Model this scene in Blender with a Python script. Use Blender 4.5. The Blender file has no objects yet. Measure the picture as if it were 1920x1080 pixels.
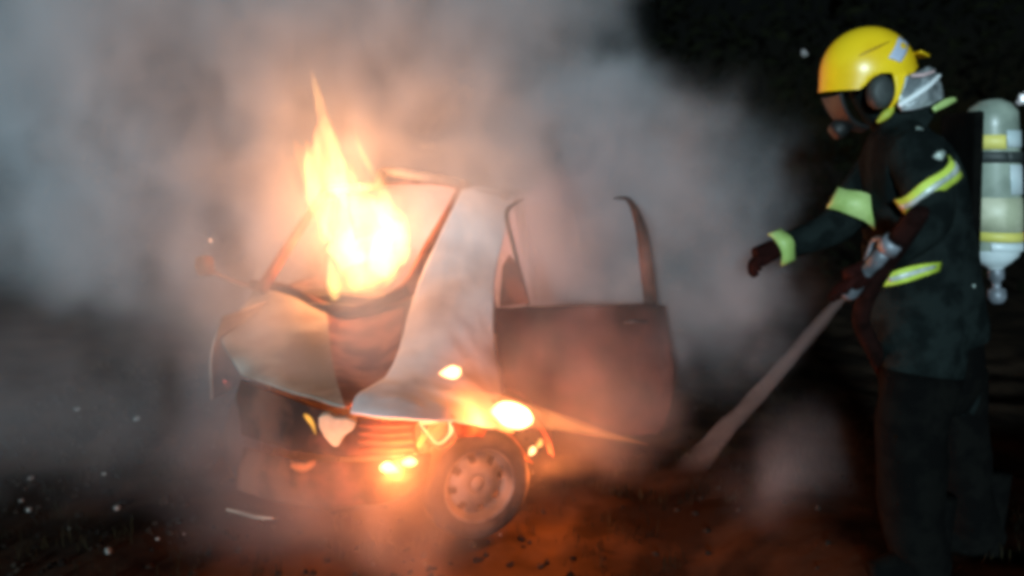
import bpy, bmesh, math, random
from math import radians as R, sin, cos, pi, tan
from mathutils import Vector as V, Matrix, noise
random.seed(7)
sc = bpy.context.scene
COL = sc.collection
# ------------------------------------------------------------------ camera
CAMZ, PITCH, F = 1.7, R(9.4), 1450.0
cd = bpy.data.cameras.new("camera"); cam = bpy.data.objects.new("camera", cd); COL.objects.link(cam)
cam.location = (0, 0, CAMZ); cam.rotation_euler = (R(90) - PITCH, 0, 0)
cd.sensor_width = 36; cd.lens = 36 * F / 1920; cd.clip_end = 2000; cd.clip_start = .05
cd.dof.use_dof = True; cd.dof.focus_distance = 2.75; cd.dof.aperture_fstop = 0.95
sc.camera = cam
# ------------------------------------------------------------------ night sky, one cool low light
world = bpy.data.worlds.new("World"); sc.world = world; world.use_nodes = True
wn = world.node_tree.nodes; wl = world.node_tree.links
bg = wn["Background"]; sky = wn.new("ShaderNodeTexSky"); sky.sky_type = 'NISHITA'; sky.sun_disc = False
SUN_EL, SUN_AZ = R(8), R(196)          # azimuth measured clockwise from +Y
sky.sun_elevation = SUN_EL; sky.sun_rotation = SUN_AZ
wl.new(sky.outputs[0], bg.inputs[0]); bg.inputs[1].default_value = 0.0007
sd = bpy.data.lights.new("sun", 'SUN'); sd.energy = 3.4; sd.angle = R(4); sd.color = (.66, .90, 1.0)
so = bpy.data.objects.new("sun", sd); COL.objects.link(so)
dirv = V((sin(SUN_AZ) * cos(SUN_EL), cos(SUN_AZ) * cos(SUN_EL), sin(SUN_EL)))
so.rotation_euler = dirv.to_track_quat('Z', 'Y').to_euler()
vs = sc.view_settings; vs.view_transform = 'Standard'; vs.look = 'None'; vs.exposure = 0; vs.gamma = 1; vs.use_curve_mapping = False
cy = sc.cycles
cy.filter_width = 4.4
cy.max_bounces = 4; cy.diffuse_bounces = 2; cy.glossy_bounces = 2; cy.transmission_bounces = 4; cy.transparent_max_bounces = 12
cy.volume_bounces = 1; cy.sample_clamp_indirect = 3; cy.volume_step_rate = 1.5; cy.volume_max_steps = 256

FIRE = (1, .38, .14)
LOWF = (1, .22, .045)
def fire_light(name, p, power, rad=.08, col=FIRE):
    d = bpy.data.lights.new(name, 'POINT'); d.energy = power; d.shadow_soft_size = rad; d.color = col
    o = bpy.data.objects.new(name, d); COL.objects.link(o); o.location = p
    return o
# ------------------------------------------------------------------ helpers
def at(px, py, Y):
    x = (px - 960) / F; y = -(py - 540) / F
    d = V((x, cos(PITCH) + y * sin(PITCH), -sin(PITCH) + y * cos(PITCH)))
    return V((0, 0, CAMZ)) + d * (Y / d.y)

def tag(o, label=None, cat=None, group=None, kind=None):
    for k, v in (('label', label), ('category', cat), ('group', group), ('kind', kind)):
        if v: o[k] = v
    return o
def empty(name, loc):
    o = bpy.data.objects.new(name, None); COL.objects.link(o); o.location = loc; o.empty_display_size = .1
    return o
def pos(o):
    p = V((0, 0, 0)); q = o
    while q: p += q.location; q = q.parent
    return p
def link(name, me, mat, parent=None):
    o = bpy.data.objects.new(name, me); COL.objects.link(o)
    if mat and not me.materials: me.materials.append(mat)
    if parent:
        o.parent = parent
        t = parent.location
        o.matrix_parent_inverse = Matrix.Translation(-t)
    return o
def from_bm(name, bm, mat, parent=None, smooth=True):
    bmesh.ops.recalc_face_normals(bm, faces=bm.faces)
    me = bpy.data.meshes.new(name); bm.to_mesh(me); bm.free()
    if smooth:
        for p in me.polygons: p.use_smooth = True
    return link(name, me, mat, parent)
def catmull(pts, n):
    """pts: list of tuples of equal length; returns n samples per span"""
    out = []; m = len(pts)
    for i in range(m - 1):
        p0, p1, p2, p3 = pts[max(i - 1, 0)], pts[i], pts[i + 1], pts[min(i + 2, m - 1)]
        for k in range(n):
            t = k / n
            out.append(tuple(.5 * ((2 * b) + (-a + c) * t + (2 * a - 5 * b + 4 * c - d) * t * t + (-a + 3 * b - 3 * c + d) * t ** 3)
                             for a, b, c, d in zip(p0, p1, p2, p3)))
    out.append(tuple(pts[-1])); return out
def tube(bm, pts, seg=12, n=6, depth=1.0, wob=0, caps=True, flat=None):
    """pts: (x,y,z,r). round tube through them; depth squashes along Y"""
    s = catmull([tuple(p) for p in pts], n)
    rings = []
    up = V((0, 1, 0))
    for i, q in enumerate(s):
        c = V(q[:3]); r = max(q[3], .0008)
        a = V(s[max(i - 1, 0)][:3]); b = V(s[min(i + 1, len(s) - 1)][:3])
        t = (b - a).normalized() if (b - a).length > 1e-6 else V((0, 0, 1))
        u = up - t * up.dot(t)
        if u.length < .05: u = V((1, 0, 0)) - t * t.x
        u.normalize(); w = t.cross(u)
        ring = []
        for k in range(seg):
            an = 2 * pi * k / seg
            rr = r
            if wob: rr *= 1 + wob * (noise.noise(c * 5 + V((cos(an), sin(an), 0)) * 1.3) + .5 * noise.noise(c * 14 + V((cos(an), sin(an), 0)) * 2))
            ring.append(bm.verts.new(c + u * (cos(an) * rr * depth) + w * (sin(an) * rr)))
        rings.append(ring)
    for a, b in zip(rings, rings[1:]):
        for k in range(seg): bm.faces.new((a[k], a[(k + 1) % seg], b[(k + 1) % seg], b[k]))
    if caps:
        bm.faces.new(rings[0]); bm.faces.new(rings[-1][::-1])
    return bm
def tube_obj(name, pts, mat, parent=None, **k):
    bm = bmesh.new(); tube(bm, pts, **k); return from_bm(name, bm, mat, parent)
def grid(name, rows, mat, parent=None, thick=.004, sub=3, bump=.0, mats=None, bs=3.0):
    """rows of 3D points -> smooth crumpled sheet-metal panel"""
    bm = bmesh.new()
    vv = [[bm.verts.new(p) for p in r] for r in rows]
    for i in range(len(vv) - 1):
        for j in range(len(vv[0]) - 1):
            f = bm.faces.new((vv[i][j], vv[i][j + 1], vv[i + 1][j + 1], vv[i + 1][j]))
            if mats: f.material_index = mats[1](i, j)
    me = bpy.data.meshes.new(name); bmesh.ops.recalc_face_normals(bm, faces=bm.faces); bm.to_mesh(me); bm.free()
    for p in me.polygons: p.use_smooth = True
    if mats:
        for m in mats[0]: me.materials.append(m)
    o = link(name, me, mat, parent)
    s = o.modifiers.new('subdivide', 'SUBSURF'); s.levels = s.render_levels = sub; s.boundary_smooth = 'PRESERVE_CORNERS'
    if bump:
        t = bpy.data.textures.new(name + '_dent', 'CLOUDS'); t.noise_scale = 1 / bs; t.noise_depth = 2
        d = o.modifiers.new('dent', 'DISPLACE'); d.texture = t; d.strength = bump; d.mid_level = .5; d.texture_coords = 'GLOBAL'
    so_ = o.modifiers.new('thick', 'SOLIDIFY'); so_.thickness = thick; so_.offset = 0
    return o
def box(bm, c, s, rot=None):
    m = Matrix.Translation(c) @ (rot.to_4x4() if rot else Matrix.Identity(4)) @ Matrix.Diagonal((*s, 1))
    return bmesh.ops.create_cube(bm, size=1, matrix=m)['verts']
def box_obj(name, c, s, mat, parent=None, rot=None, bev=.01):
    bm = bmesh.new(); box(bm, c, s, rot)
    if bev: bmesh.ops.bevel(bm, geom=bm.edges[:], offset=min(bev, min(s) * .45), segments=2, affect='EDGES', profile=.5)
    return from_bm(name, bm, mat, parent, smooth=False)
def lathe(bm, prof, M, seg=32):
    """prof: (radius, height) revolved about local Z, placed by M"""
    rings = []
    for r, h in prof:
        rings.append([bm.verts.new(M @ V((r * cos(2 * pi * k / seg), r * sin(2 * pi * k / seg), h))) for k in range(seg)])
    for a, b in zip(rings, rings[1:]):
        for k in range(seg): bm.faces.new((a[k], a[(k + 1) % seg], b[(k + 1) % seg], b[k]))
    return rings
def lathe_obj(name, prof, M, mat, parent=None, seg=32, closed=True):
    bm = bmesh.new(); r = lathe(bm, prof, M, seg)
    if closed: bm.faces.new(r[0][::-1]); bm.faces.new(r[-1])
    bmesh.ops.remove_doubles(bm, verts=bm.verts, dist=1e-5)
    return from_bm(name, bm, mat, parent)
# ------------------------------------------------------------------ materials
def mat_base(name):
    m = bpy.data.materials.new(name); m.use_nodes = True
    return m, m.node_tree.nodes, m.node_tree.links, m.node_tree.nodes['Principled BSDF']
def worn(name, c1, c2, scale=4, rough=.8, metal=0, bump=.3, c3=None, detail=8, lo=.42, hi=.58):
    m, n, l, b = mat_base(name)
    if rough >= .85: b.inputs['Specular IOR Level'].default_value = .06
    tc = n.new('ShaderNodeTexCoord'); t = n.new('ShaderNodeTexNoise'); t.inputs['Scale'].default_value = scale; t.inputs['Detail'].default_value = detail
    l.new(tc.outputs['Object'], t.inputs['Vector'])
    r = n.new('ShaderNodeValToRGB'); r.color_ramp.elements[0].position = lo; r.color_ramp.elements[1].position = hi
    r.color_ramp.elements[0].color = (*c1, 1); r.color_ramp.elements[1].color = (*c2, 1)
    if c3:
        e = r.color_ramp.elements.new(min(.98, hi + .12)); e.color = (*c3, 1)
    l.new(t.outputs[0], r.inputs[0]); l.new(r.outputs[0], b.inputs['Base Color'])
    b.inputs['Roughness'].default_value = rough; b.inputs['Metallic'].default_value = metal
    if bump:
        t2 = n.new('ShaderNodeTexNoise'); t2.inputs['Scale'].default_value = scale * 7; t2.inputs['Detail'].default_value = 6
        l.new(tc.outputs['Object'], t2.inputs['Vector'])
        bp = n.new('ShaderNodeBump'); bp.inputs['Strength'].default_value = bump; bp.inputs['Distance'].default_value = .01
        l.new(t2.outputs[0], bp.inputs['Height']); l.new(bp.outputs[0], b.inputs['Normal'])
    return m
def emit_volume(name, col, strength, noise_scale=None, lo=.35, hi=.6):
    m = bpy.data.materials.new(name); m.use_nodes = True; n = m.node_tree.nodes; l = m.node_tree.links; n.clear()
    out = n.new('ShaderNodeOutputMaterial'); e = n.new('ShaderNodeEmission'); e.inputs[0].default_value = (*col, 1); e.inputs[1].default_value = strength
    if noise_scale:
        tc = n.new('ShaderNodeTexCoord'); mp = n.new('ShaderNodeMapping'); mp.inputs['Scale'].default_value = (1, 1, .35)
        t = n.new('ShaderNodeTexNoise'); t.inputs['Scale'].default_value = noise_scale; t.inputs['Detail'].default_value = 3
        mr = n.new('ShaderNodeMapRange'); mr.inputs[1].default_value = lo; mr.inputs[2].default_value = hi; mr.inputs[3].default_value = .22 * strength; mr.inputs[4].default_value = strength
        l.new(tc.outputs['Object'], mp.inputs[0]); l.new(mp.outputs[0], t.inputs['Vector']); l.new(t.outputs[0], mr.inputs[0]); l.new(mr.outputs[0], e.inputs[1])
    l.new(e.outputs[0], out.inputs['Volume'])
    return m
def emit_surface(name, col, s):
    m = bpy.data.materials.new(name); m.use_nodes = True; n = m.node_tree.nodes; l = m.node_tree.links; n.clear()
    out = n.new('ShaderNodeOutputMaterial'); e = n.new('ShaderNodeEmission'); e.inputs[0].default_value = (*col, 1); e.inputs[1].default_value = s
    l.new(e.outputs[0], out.inputs[0]); return m
def scatter_volume(name, col, dens, noise_scale=None, aniso=0):
    m = bpy.data.materials.new(name); m.use_nodes = True; n = m.node_tree.nodes; l = m.node_tree.links; n.clear()
    out = n.new('ShaderNodeOutputMaterial'); e = n.new('ShaderNodeVolumePrincipled'); e.inputs['Color'].default_value = (*col, 1)
    e.inputs['Density'].default_value = dens; e.inputs['Anisotropy'].default_value = aniso; e.inputs['Density Attribute'].default_value = ''
    l.new(e.outputs[0], out.inputs['Volume']); return m

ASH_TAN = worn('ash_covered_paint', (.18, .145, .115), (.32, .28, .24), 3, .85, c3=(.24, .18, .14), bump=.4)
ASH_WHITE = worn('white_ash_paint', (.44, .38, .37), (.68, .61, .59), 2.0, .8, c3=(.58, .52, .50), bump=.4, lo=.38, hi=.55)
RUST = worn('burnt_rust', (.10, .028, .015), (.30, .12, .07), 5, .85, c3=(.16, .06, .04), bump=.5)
RUST_DARK = worn('sooty_rust', (.035, .02, .016), (.14, .055, .035), 5, .85, bump=.5)
CHAR = worn('charred_metal', (.012, .011, .011), (.05, .035, .03), 6, .75, bump=.4)
STEEL = worn('bare_steel', (.02, .016, .014), (.11, .085, .07), 5, .7, metal=0, bump=.25)
TYRE = worn('burnt_tyre', (.008, .007, .007), (.03, .024, .021), 9, .9, bump=.5)
DOORM = worn('scorched_door_paint', (.018, .008, .006), (.07, .024, .017), 3, .85, bump=.5, c3=(.13, .06, .05))
LENS = worn('milky_headlight_lens', (.16, .17, .13), (.30, .31, .24), 6, .5, bump=.2)
# ------------------------------------------------------------------ ground
def gz(x, y):
    z = .045 * noise.noise(V((x * .9, y * .9, 1))) + .03 * noise.noise(V((x * 3, y * 3, 5))) + .012 * noise.noise(V((x * 9, y * 9, 2)))
    d = math.hypot(x + .5, y - 4)
    k = max(0, min(1, (x - .55) / .75)); k = k * k * (3 - 2 * k)
    m = max(0, 1 - abs(y - 2.3) / 2.4); m = m * m * (3 - 2 * m)
    out = max(0, 1 - max(0, x - 3) / 2)
    return z + .36 * k * m * out - .01
GND = worn('scorched_soil', (.010, .007, .005), (.034, .022, .014), 2.2, .95, bump=.6, c3=(.02, .014, .01))
bm = bmesh.new()
def axis(a, b, step, far):
    xs = [a + i * step for i in range(int((b - a) / step) + 1)]
    k = 1; lo = []; hi = []; s = step
    x0, x1 = a, xs[-1]
    while x1 < far: s *= 1.45; x0 -= s; x1 += s; lo.append(x0); hi.append(x1)
    return lo[::-1] + xs + hi
X = axis(-4, 4, .05, 400); Yy = axis(.4, 8, .05, 400)
vv = [[bm.verts.new((x, y, gz(x, y))) for x in X] for y in Yy]
for i in range(len(Yy) - 1):
    for j in range(len(X) - 1): bm.faces.new((vv[i][j], vv[i][j + 1], vv[i + 1][j + 1], vv[i + 1][j]))
tag(from_bm('ground', bm, GND), 'dark scorched soil ground round the burning car', kind='structure')
# ------------------------------------------------------------------ burning car
car = empty('burning_car', (-.7, 4.6, 0))
tag(car, 'burnt out hatchback on fire with white ash on its front wing and door swung open', 'car')
HG = V((-.06, 4.0, 0)); AY = R(12); B = V((sin(AY), cos(AY), 0)); N = V((cos(AY), -sin(AY), 0))
def cp(u, v, z): return HG + B * (u - 1.15) + N * (v - .70) + V((0, 0, z))
ROT = Matrix.Rotation(-AY, 3, 'Z')
def rowpts(r): return [at(*p) for p in r]
# hood: pale ash half, crease, rusty sunken half
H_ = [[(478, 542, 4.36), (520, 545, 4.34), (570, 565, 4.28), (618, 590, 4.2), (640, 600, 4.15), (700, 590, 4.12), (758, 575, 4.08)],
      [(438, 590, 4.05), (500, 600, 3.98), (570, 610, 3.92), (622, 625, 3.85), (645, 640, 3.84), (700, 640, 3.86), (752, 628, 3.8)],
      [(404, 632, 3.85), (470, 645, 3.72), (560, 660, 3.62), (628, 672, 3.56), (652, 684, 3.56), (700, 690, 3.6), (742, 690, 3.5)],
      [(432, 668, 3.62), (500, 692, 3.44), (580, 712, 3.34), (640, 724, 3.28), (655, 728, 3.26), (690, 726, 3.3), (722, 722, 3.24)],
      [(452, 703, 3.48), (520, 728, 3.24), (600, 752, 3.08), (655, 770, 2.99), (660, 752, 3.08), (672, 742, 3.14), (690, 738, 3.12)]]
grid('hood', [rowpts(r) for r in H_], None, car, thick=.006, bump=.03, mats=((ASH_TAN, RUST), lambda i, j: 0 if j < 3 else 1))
# dark rim rail behind the hood (cowl) and its edge lip
tube_obj('cowl', [(*at(470, 532, 4.42), .025), (*at(530, 540, 4.4), .028), (*at(600, 572, 4.28), .03), (*at(640, 588, 4.2), .035), (*at(700, 572, 4.16), .03), (*at(765, 545, 4.14), .03)], RUST_DARK, car)
# near front wing with white ash, running up the pillar
W_ = [[(866, 356, 4.62), (890, 350, 4.66), (925, 352, 4.68), (962, 366, 4.7)],
      [(832, 425, 4.45), (862, 425, 4.47), (905, 428, 4.5), (948, 432, 4.55)],
      [(798, 495, 4.24), (835, 495, 4.24), (885, 500, 4.26), (930, 505, 4.3)],
      [(774, 560, 4.05), (815, 558, 4.02), (870, 560, 4.02), (924, 565, 4.08)],
      [(756, 625, 3.76), (800, 628, 3.68), (865, 635, 3.7), (930, 640, 3.95)],
      [(742, 690, 3.46), (785, 695, 3.38), (860, 705, 3.42), (938, 712, 3.8)],
      [(705, 722, 3.2), (770, 735, 3.1), (865, 748, 3.16), (950, 760, 3.66)],
      [(662, 742, 3.06), (740, 762, 2.94), (850, 772, 2.96), (960, 790, 3.55)],
      [(658, 776, 2.98), (735, 786, 2.87), (845, 788, 2.88), (960, 812, 3.52)]]
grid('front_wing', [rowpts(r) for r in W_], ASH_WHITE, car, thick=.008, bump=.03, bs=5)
# windscreen surround
tube_obj('windscreen_pillar', [(*at(872, 345, 4.74), .035), (*at(845, 400, 4.6), .04), (*at(805, 470, 4.4), .045), (*at(775, 530, 4.22), .05), (*at(735, 562, 4.18), .04), (*at(690, 582, 4.18), .03)], RUST, car)
tube_obj('windscreen_pillar', [(*cp(1.75, -.56, 1.50), .03), (*cp(1.45, -.62, 1.25), .03), (*cp(1.15, -.68, .98), .035)], RUST, car)
tube_obj('roof_header', [(*cp(1.78, -.56, 1.51), .03), (*cp(1.70, -.2, 1.55), .03), (*at(720, 322, 4.8), .03), (*at(800, 333, 4.76), .035), (*at(872, 348, 4.74), .035)], ASH_TAN, car, depth=.8)
roof = []
for i in range(6):
    u = 1.74 + i * .36
    roof.append([cp(u, -.58, 1.49 - .01 * i), cp(u, -.3, 1.56 - .01 * i), cp(u, 0, 1.57 - .02 * i), cp(u, .3, 1.555 - .01 * i), cp(u, .60, 1.49 - .01 * i)])
grid('roof', roof, RUST_DARK, car, thick=.006, bump=.04)
# body sides, rear
def side(v, name, mat):
    s = 1 if v > 0 else -1
    rows = []
    for z, dv in ((.95, -.02), (.75, .02), (.5, .03), (.28, -.01)):
        rows.append([cp(u, v + s * dv, z) for u in (2.05, 2.4, 2.8, 3.2, 3.55)])
    return grid(name, rows, mat, car, thick=.006, bump=.02)
side(.70, 'rear_side_panel', RUST_DARK)
rs = side(-.70, 'rear_side_panel', RUST_DARK)
far_door = grid('far_door', [[cp(u, -.72 - d, z) for u in (1.2, 1.5, 1.8, 2.03)] for z, d in ((.95, -.02), (.7, .02), (.45, .03), (.28, 0))], RUST_DARK, car, thick=.03, bump=.01)
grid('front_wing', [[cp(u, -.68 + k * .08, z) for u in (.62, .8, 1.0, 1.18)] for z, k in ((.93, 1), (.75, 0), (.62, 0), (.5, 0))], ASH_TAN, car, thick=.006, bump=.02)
for s in (1, -1):
    tube_obj('door_pillar', [(*cp(2.04, .6 * s, 1.49), .03), (*cp(2.03, .67 * s, 1.1), .035), (*cp(2.03, .70 * s, .6), .045), (*cp(2.03, .68 * s, .26), .04)], RUST_DARK, car)
    tube_obj('rear_pillar', [(*cp(3.35, .57 * s, 1.44), .05), (*cp(3.5, .63 * s, 1.1), .06), (*cp(3.56, .68 * s, .9), .06)], RUST_DARK, car)
    tube_obj('sill', [(*cp(1.1, .68 * s, .25), .045), (*cp(2.0, .70 * s, .24), .045), (*cp(2.75, .70 * s, .25), .045)], CHAR, car)
    tube_obj('roof_rail', [(*cp(1.76, .58 * s, 1.49), .025), (*cp(2.5, .60 * s, 1.48), .025), (*cp(3.4, .57 * s, 1.43), .025)], RUST_DARK, car)
grid('tailgate', [[cp(3.6, v, z) for v in (-.62, -.3, 0, .3, .62)] for z in (.95, .75, .5, .35)], RUST_DARK, car, thick=.02, bump=.02)
box_obj('rear_bumper', cp(3.62, 0, .36), (1.42, .12, .16), CHAR, car, ROT, .04)
box_obj('floor_pan', cp(2.2, 0, .24), (1.34, 2.7, .05), CHAR, car, ROT, .01)
box_obj('bulkhead', cp(1.18, 0, .58), (1.26, .04, .66), CHAR, car, ROT, .01)
box_obj('engine', cp(.72, 0, .48), (.62, .42, .36), CHAR, car, ROT, .05)
db = box_obj('dashboard', cp(1.42, 0, .86), (1.2, .22, .16), CHAR, car, ROT, .05)
for v in (-.33, .33):
    st = box_obj('seat', cp(2.0, v, .48), (.46, .48, .16), CHAR, car, ROT, .05)
    box_obj('backrest', cp(2.27, v, .82), (.42, .12, .56), CHAR, st, ROT @ Matrix.Rotation(R(-12), 3, 'X'), .05)
box_obj('rear_seat', cp(2.9, 0, .52), (1.2, .45, .18), CHAR, car, ROT, .06)
bmw = bmesh.new()
ring = [(*(cp(1.56, .33, .98) + ROT @ V((.17 * cos(t), .06 * sin(t), .16 * sin(t)))), .013) for t in [2 * pi * k / 16 for k in range(17)]]
tube(bmw, ring, seg=8, n=2); tube(bmw, [(*cp(1.56, .17, .98), .012), (*cp(1.55, .33, .96), .02), (*cp(1.56, .49, .98), .012)], seg=8, n=2)
from_bm('steering_wheel', bmw, CHAR, car)
# front end
FP = [[(452, 712, 3.52), (520, 738, 3.30), (590, 764, 3.12), (655, 786, 3.02), (730, 792, 2.96), (780, 792, 2.96)],
      [(450, 760, 3.50), (520, 780, 3.28), (580, 800, 3.12), (655, 812, 3.04), (730, 815, 2.99), (775, 815, 2.98)],
      [(452, 815, 3.50), (520, 835, 3.26), (585, 850, 3.10), (655, 856, 3.02), (730, 856, 2.97), (785, 850, 2.97)]]
grid('grille_panel', [rowpts(r) for r in FP], RUST_DARK, car, thick=.01, bump=.05, bs=6)
for k in range(4):
    y = 798 + k * 15
    tube_obj('grille_bar', [(*at(672, y, 2.98), .006), (*at(725, y + 2, 2.94), .006), (*at(776, y, 2.94), .006)], RUST, car, seg=6)
BP = [[(455, 838, 3.46), (530, 858, 3.18), (600, 868, 3.02), (700, 866, 2.93), (770, 858, 2.93), (806, 848, 3.0)],
      [(448, 875, 3.40), (530, 905, 3.10), (600, 915, 2.96), (700, 908, 2.88), (765, 892, 2.90), (800, 880, 3.0)],
      [(450, 915, 3.40), (530, 945, 3.12), (600, 955, 2.98), (700, 945, 2.90), (760, 925, 2.92), (795, 908, 3.0)]]
grid('front_bumper', [rowpts(r) for r in BP], RUST_DARK, car, thick=.015, bump=.05, bs=6)
def plate(name, outline, Y, mat, parent, t=.02):
    bm = bmesh.new(); a = [bm.verts.new(at(x, y, Y)) for x, y in outline]; f = bm.faces.new(a)
    e = bmesh.ops.extrude_face_region(bm, geom=[f]); bmesh.ops.translate(bm, vec=(0, t, 0), verts=[v for v in e['geom'] if isinstance(v, bmesh.types.BMVert)])
    bmesh.ops.bevel(bm, geom=bm.edges[:], offset=.004, segments=2, affect='EDGES')
    return from_bm(name, bm, mat, parent, smooth=False)
plate('headlight', [(597, 782), (612, 776), (628, 784), (650, 785), (668, 792), (662, 806), (645, 818), (634, 838), (624, 838), (608, 820), (598, 802)], 2.97, LENS, car, .05)['label'] = 'milky heat-crazed headlight lens'
bmh = bmesh.new()
tube(bmh, [(*at(778, 786, 3.0), .005), (*at(845, 780, 3.0), .005), (*at(854, 820, 3.0), .005), (*at(822, 842, 3.0), .005), (*at(778, 786, 3.0), .005)], seg=8, n=5)
from_bm('headlight', bmh, RUST, car)['label'] = 'burnt-out headlight opening'
# wheels
def wheel(c, axis_dir, name='wheel', size=1.0):
    M = Matrix.Translation(c) @ axis_dir.to_track_quat('Z', 'Y').to_matrix().to_4x4() @ Matrix.Scale(size, 4)
    hub = lathe_obj(name, [(.0, .05), (.035, .05), (.045, .03), (.05, 0), (.05, -.06), (0, -.06)], M, STEEL, car, 20, closed=False)
    lathe_obj('tyre', [(.19, .07), (.21, .088), (.25, .09), (.278, .075), (.288, .04), (.29, 0), (.288, -.04), (.278, -.075), (.25, -.09), (.21, -.088), (.19, -.07), (.19, .07)], M, TYRE, hub, 48, closed=False)
    bm = bmesh.new(); seg = 64; prof = [(.04, .045), (.07, .05), (.10, .045), (.115, .035), (.14, .02), (.155, .012), (.17, .03), (.182, .06), (.195, .078), (.2, .07), (.19, .03), (.185, -.07)]
    rings = []
    for r, h in prof: rings.append([bm.verts.new(M @ V((r * cos(2 * pi * k / seg), r * sin(2 * pi * k / seg), h))) for k in range(seg)])
    for i, (a, b) in enumerate(zip(rings, rings[1:])):
        for k in range(seg):
            if i in (3, 4) and k % 8 in (0, 1, 2): continue
            bm.faces.new((a[k], a[(k + 1) % seg], b[(k + 1) % seg], b[k]))
    o = from_bm('rim', bm, STEEL, hub); s = o.modifiers.new('t', 'SOLIDIFY'); s.thickness = .004
    return hub
wheel(at(890, 902, 3.26), V((.42, -.90, .04)), size=.86)
wheel(cp(.82, -.50, .29), -N)
wheel(cp(3.0, .66, .29), N); wheel(cp(3.0, -.66, .29), -N)
# wheel-arch edge and liner
bm = bmesh.new(); c0 = at(903, 908, 3.30)
tube(bm, [(*(c0 + V((.33 * cos(t) , .16 + .1 * cos(t), .33 * sin(t)))), .014) for t in [R(8 + 18 * k) for k in range(10)]], seg=8, n=3)
from_bm('wheel_arch', bm, RUST, car)
grid('wheel_arch_liner', [[c0 + V((.34 * cos(t), .12 + d + .1 * cos(t), .34 * sin(t))) for t in [R(5 + 34 * k) for k in range(6)]] for d in (0.02, .2, .35)], RUST, car, thick=.004, bump=.02)
# lower wing between arch and door
grid('lower_wing', [rowpts([(845, 792, 2.95), (900, 800, 3.2), (960, 815, 3.5)]), rowpts([(855, 812, 2.98), (905, 806, 3.22), (975, 835, 3.5)]), rowpts([(858, 822, 3.0), (905, 812, 3.24), (1000, 870, 3.5)])], RUST, car, thick=.006)
# open front door
door = grid('door', [rowpts(r) for r in [
    [(930, 578, 4.00), (990, 576, 3.98), (1070, 572, 3.98), (1150, 572, 4.0), (1210, 568, 4.03), (1240, 574, 4.08)],
    [(928, 640, 3.98), (990, 640, 3.94), (1070, 640, 3.93), (1160, 640, 3.95), (1225, 640, 4.0), (1254, 640, 4.06)],
    [(932, 700, 3.98), (990, 700, 3.93), (1070, 702, 3.92), (1160, 702, 3.94), (1230, 702, 3.99), (1262, 702, 4.05)],
    [(938, 755, 3.98), (990, 760, 3.94), (1070, 768, 3.94), (1160, 770, 3.96), (1222, 770, 4.0), (1252, 768, 4.06)],
    [(945, 792, 4.0), (1000, 800, 3.98), (1070, 806, 3.98), (1160, 810, 4.0), (1205, 812, 4.03), (1230, 808, 4.08)]]], DOORM, car, thick=.05, bump=.03, bs=5)
door['label'] = 'burnt front door swung wide open'
bm = bmesh.new()
tube(bm, [(*at(990, 572, 3.99), .012), (*at(965, 470, 4.06), .012), (*at(950, 405, 4.1), .012), (*at(962, 384, 4.12), .010), (*at(985, 372, 4.13), .003)], seg=10, n=5)
from_bm('window_frame', bm, STEEL, door)
bm = bmesh.new()
tube(bm, [(*at(1150, 372, 4.14), .003), (*at(1180, 376, 4.14), .014), (*at(1202, 430, 4.12), .030), (*at(1212, 500, 4.1), .036), (*at(1220, 572, 4.06), .036)], seg=10, n=5)
from_bm('window_frame', bm, RUST_DARK, door)
plate('mirror_mount', [(936, 575), (942, 500), (955, 478), (972, 500), (992, 570)], 3.97, RUST_DARK, door, .03)
tube_obj('door_handle', [(*at(1170, 605, 3.93), .008), (*at(1190, 603, 3.90), .012), (*at(1215, 604, 3.95), .008)], CHAR, door, seg=8)
# far-side mirror with its glint
mm = grid('wing_mirror', [rowpts([(372, 486, 4.5), (382, 480, 4.48), (398, 484, 4.5)]), rowpts([(370, 498, 4.48), (384, 499, 4.45), (400, 498, 4.48)]), rowpts([(375, 512, 4.5), (386, 514, 4.48), (398, 512, 4.5)])], RUST, car, thick=.04)
tube_obj('mirror_arm', [(*at(394, 508, 4.5), .012), (*at(440, 528, 4.46), .014), (*at(480, 540, 4.42), .016)], RUST, mm, seg=8)
# fallen trim strip
tag(tube_obj('trim_strip', [(*at(425, 955, 3.16), .006), (*at(455, 962, 3.12), .008), (*at(480, 969, 3.09), .009), (*at(512, 972, 3.06), .005)], worn('pale_trim', (.16, .14, .11), (.3, .26, .2), 8, .5), None, seg=8),
    'thin pale curved strip lying on the ground below the front bumper', 'trim strip')
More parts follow.
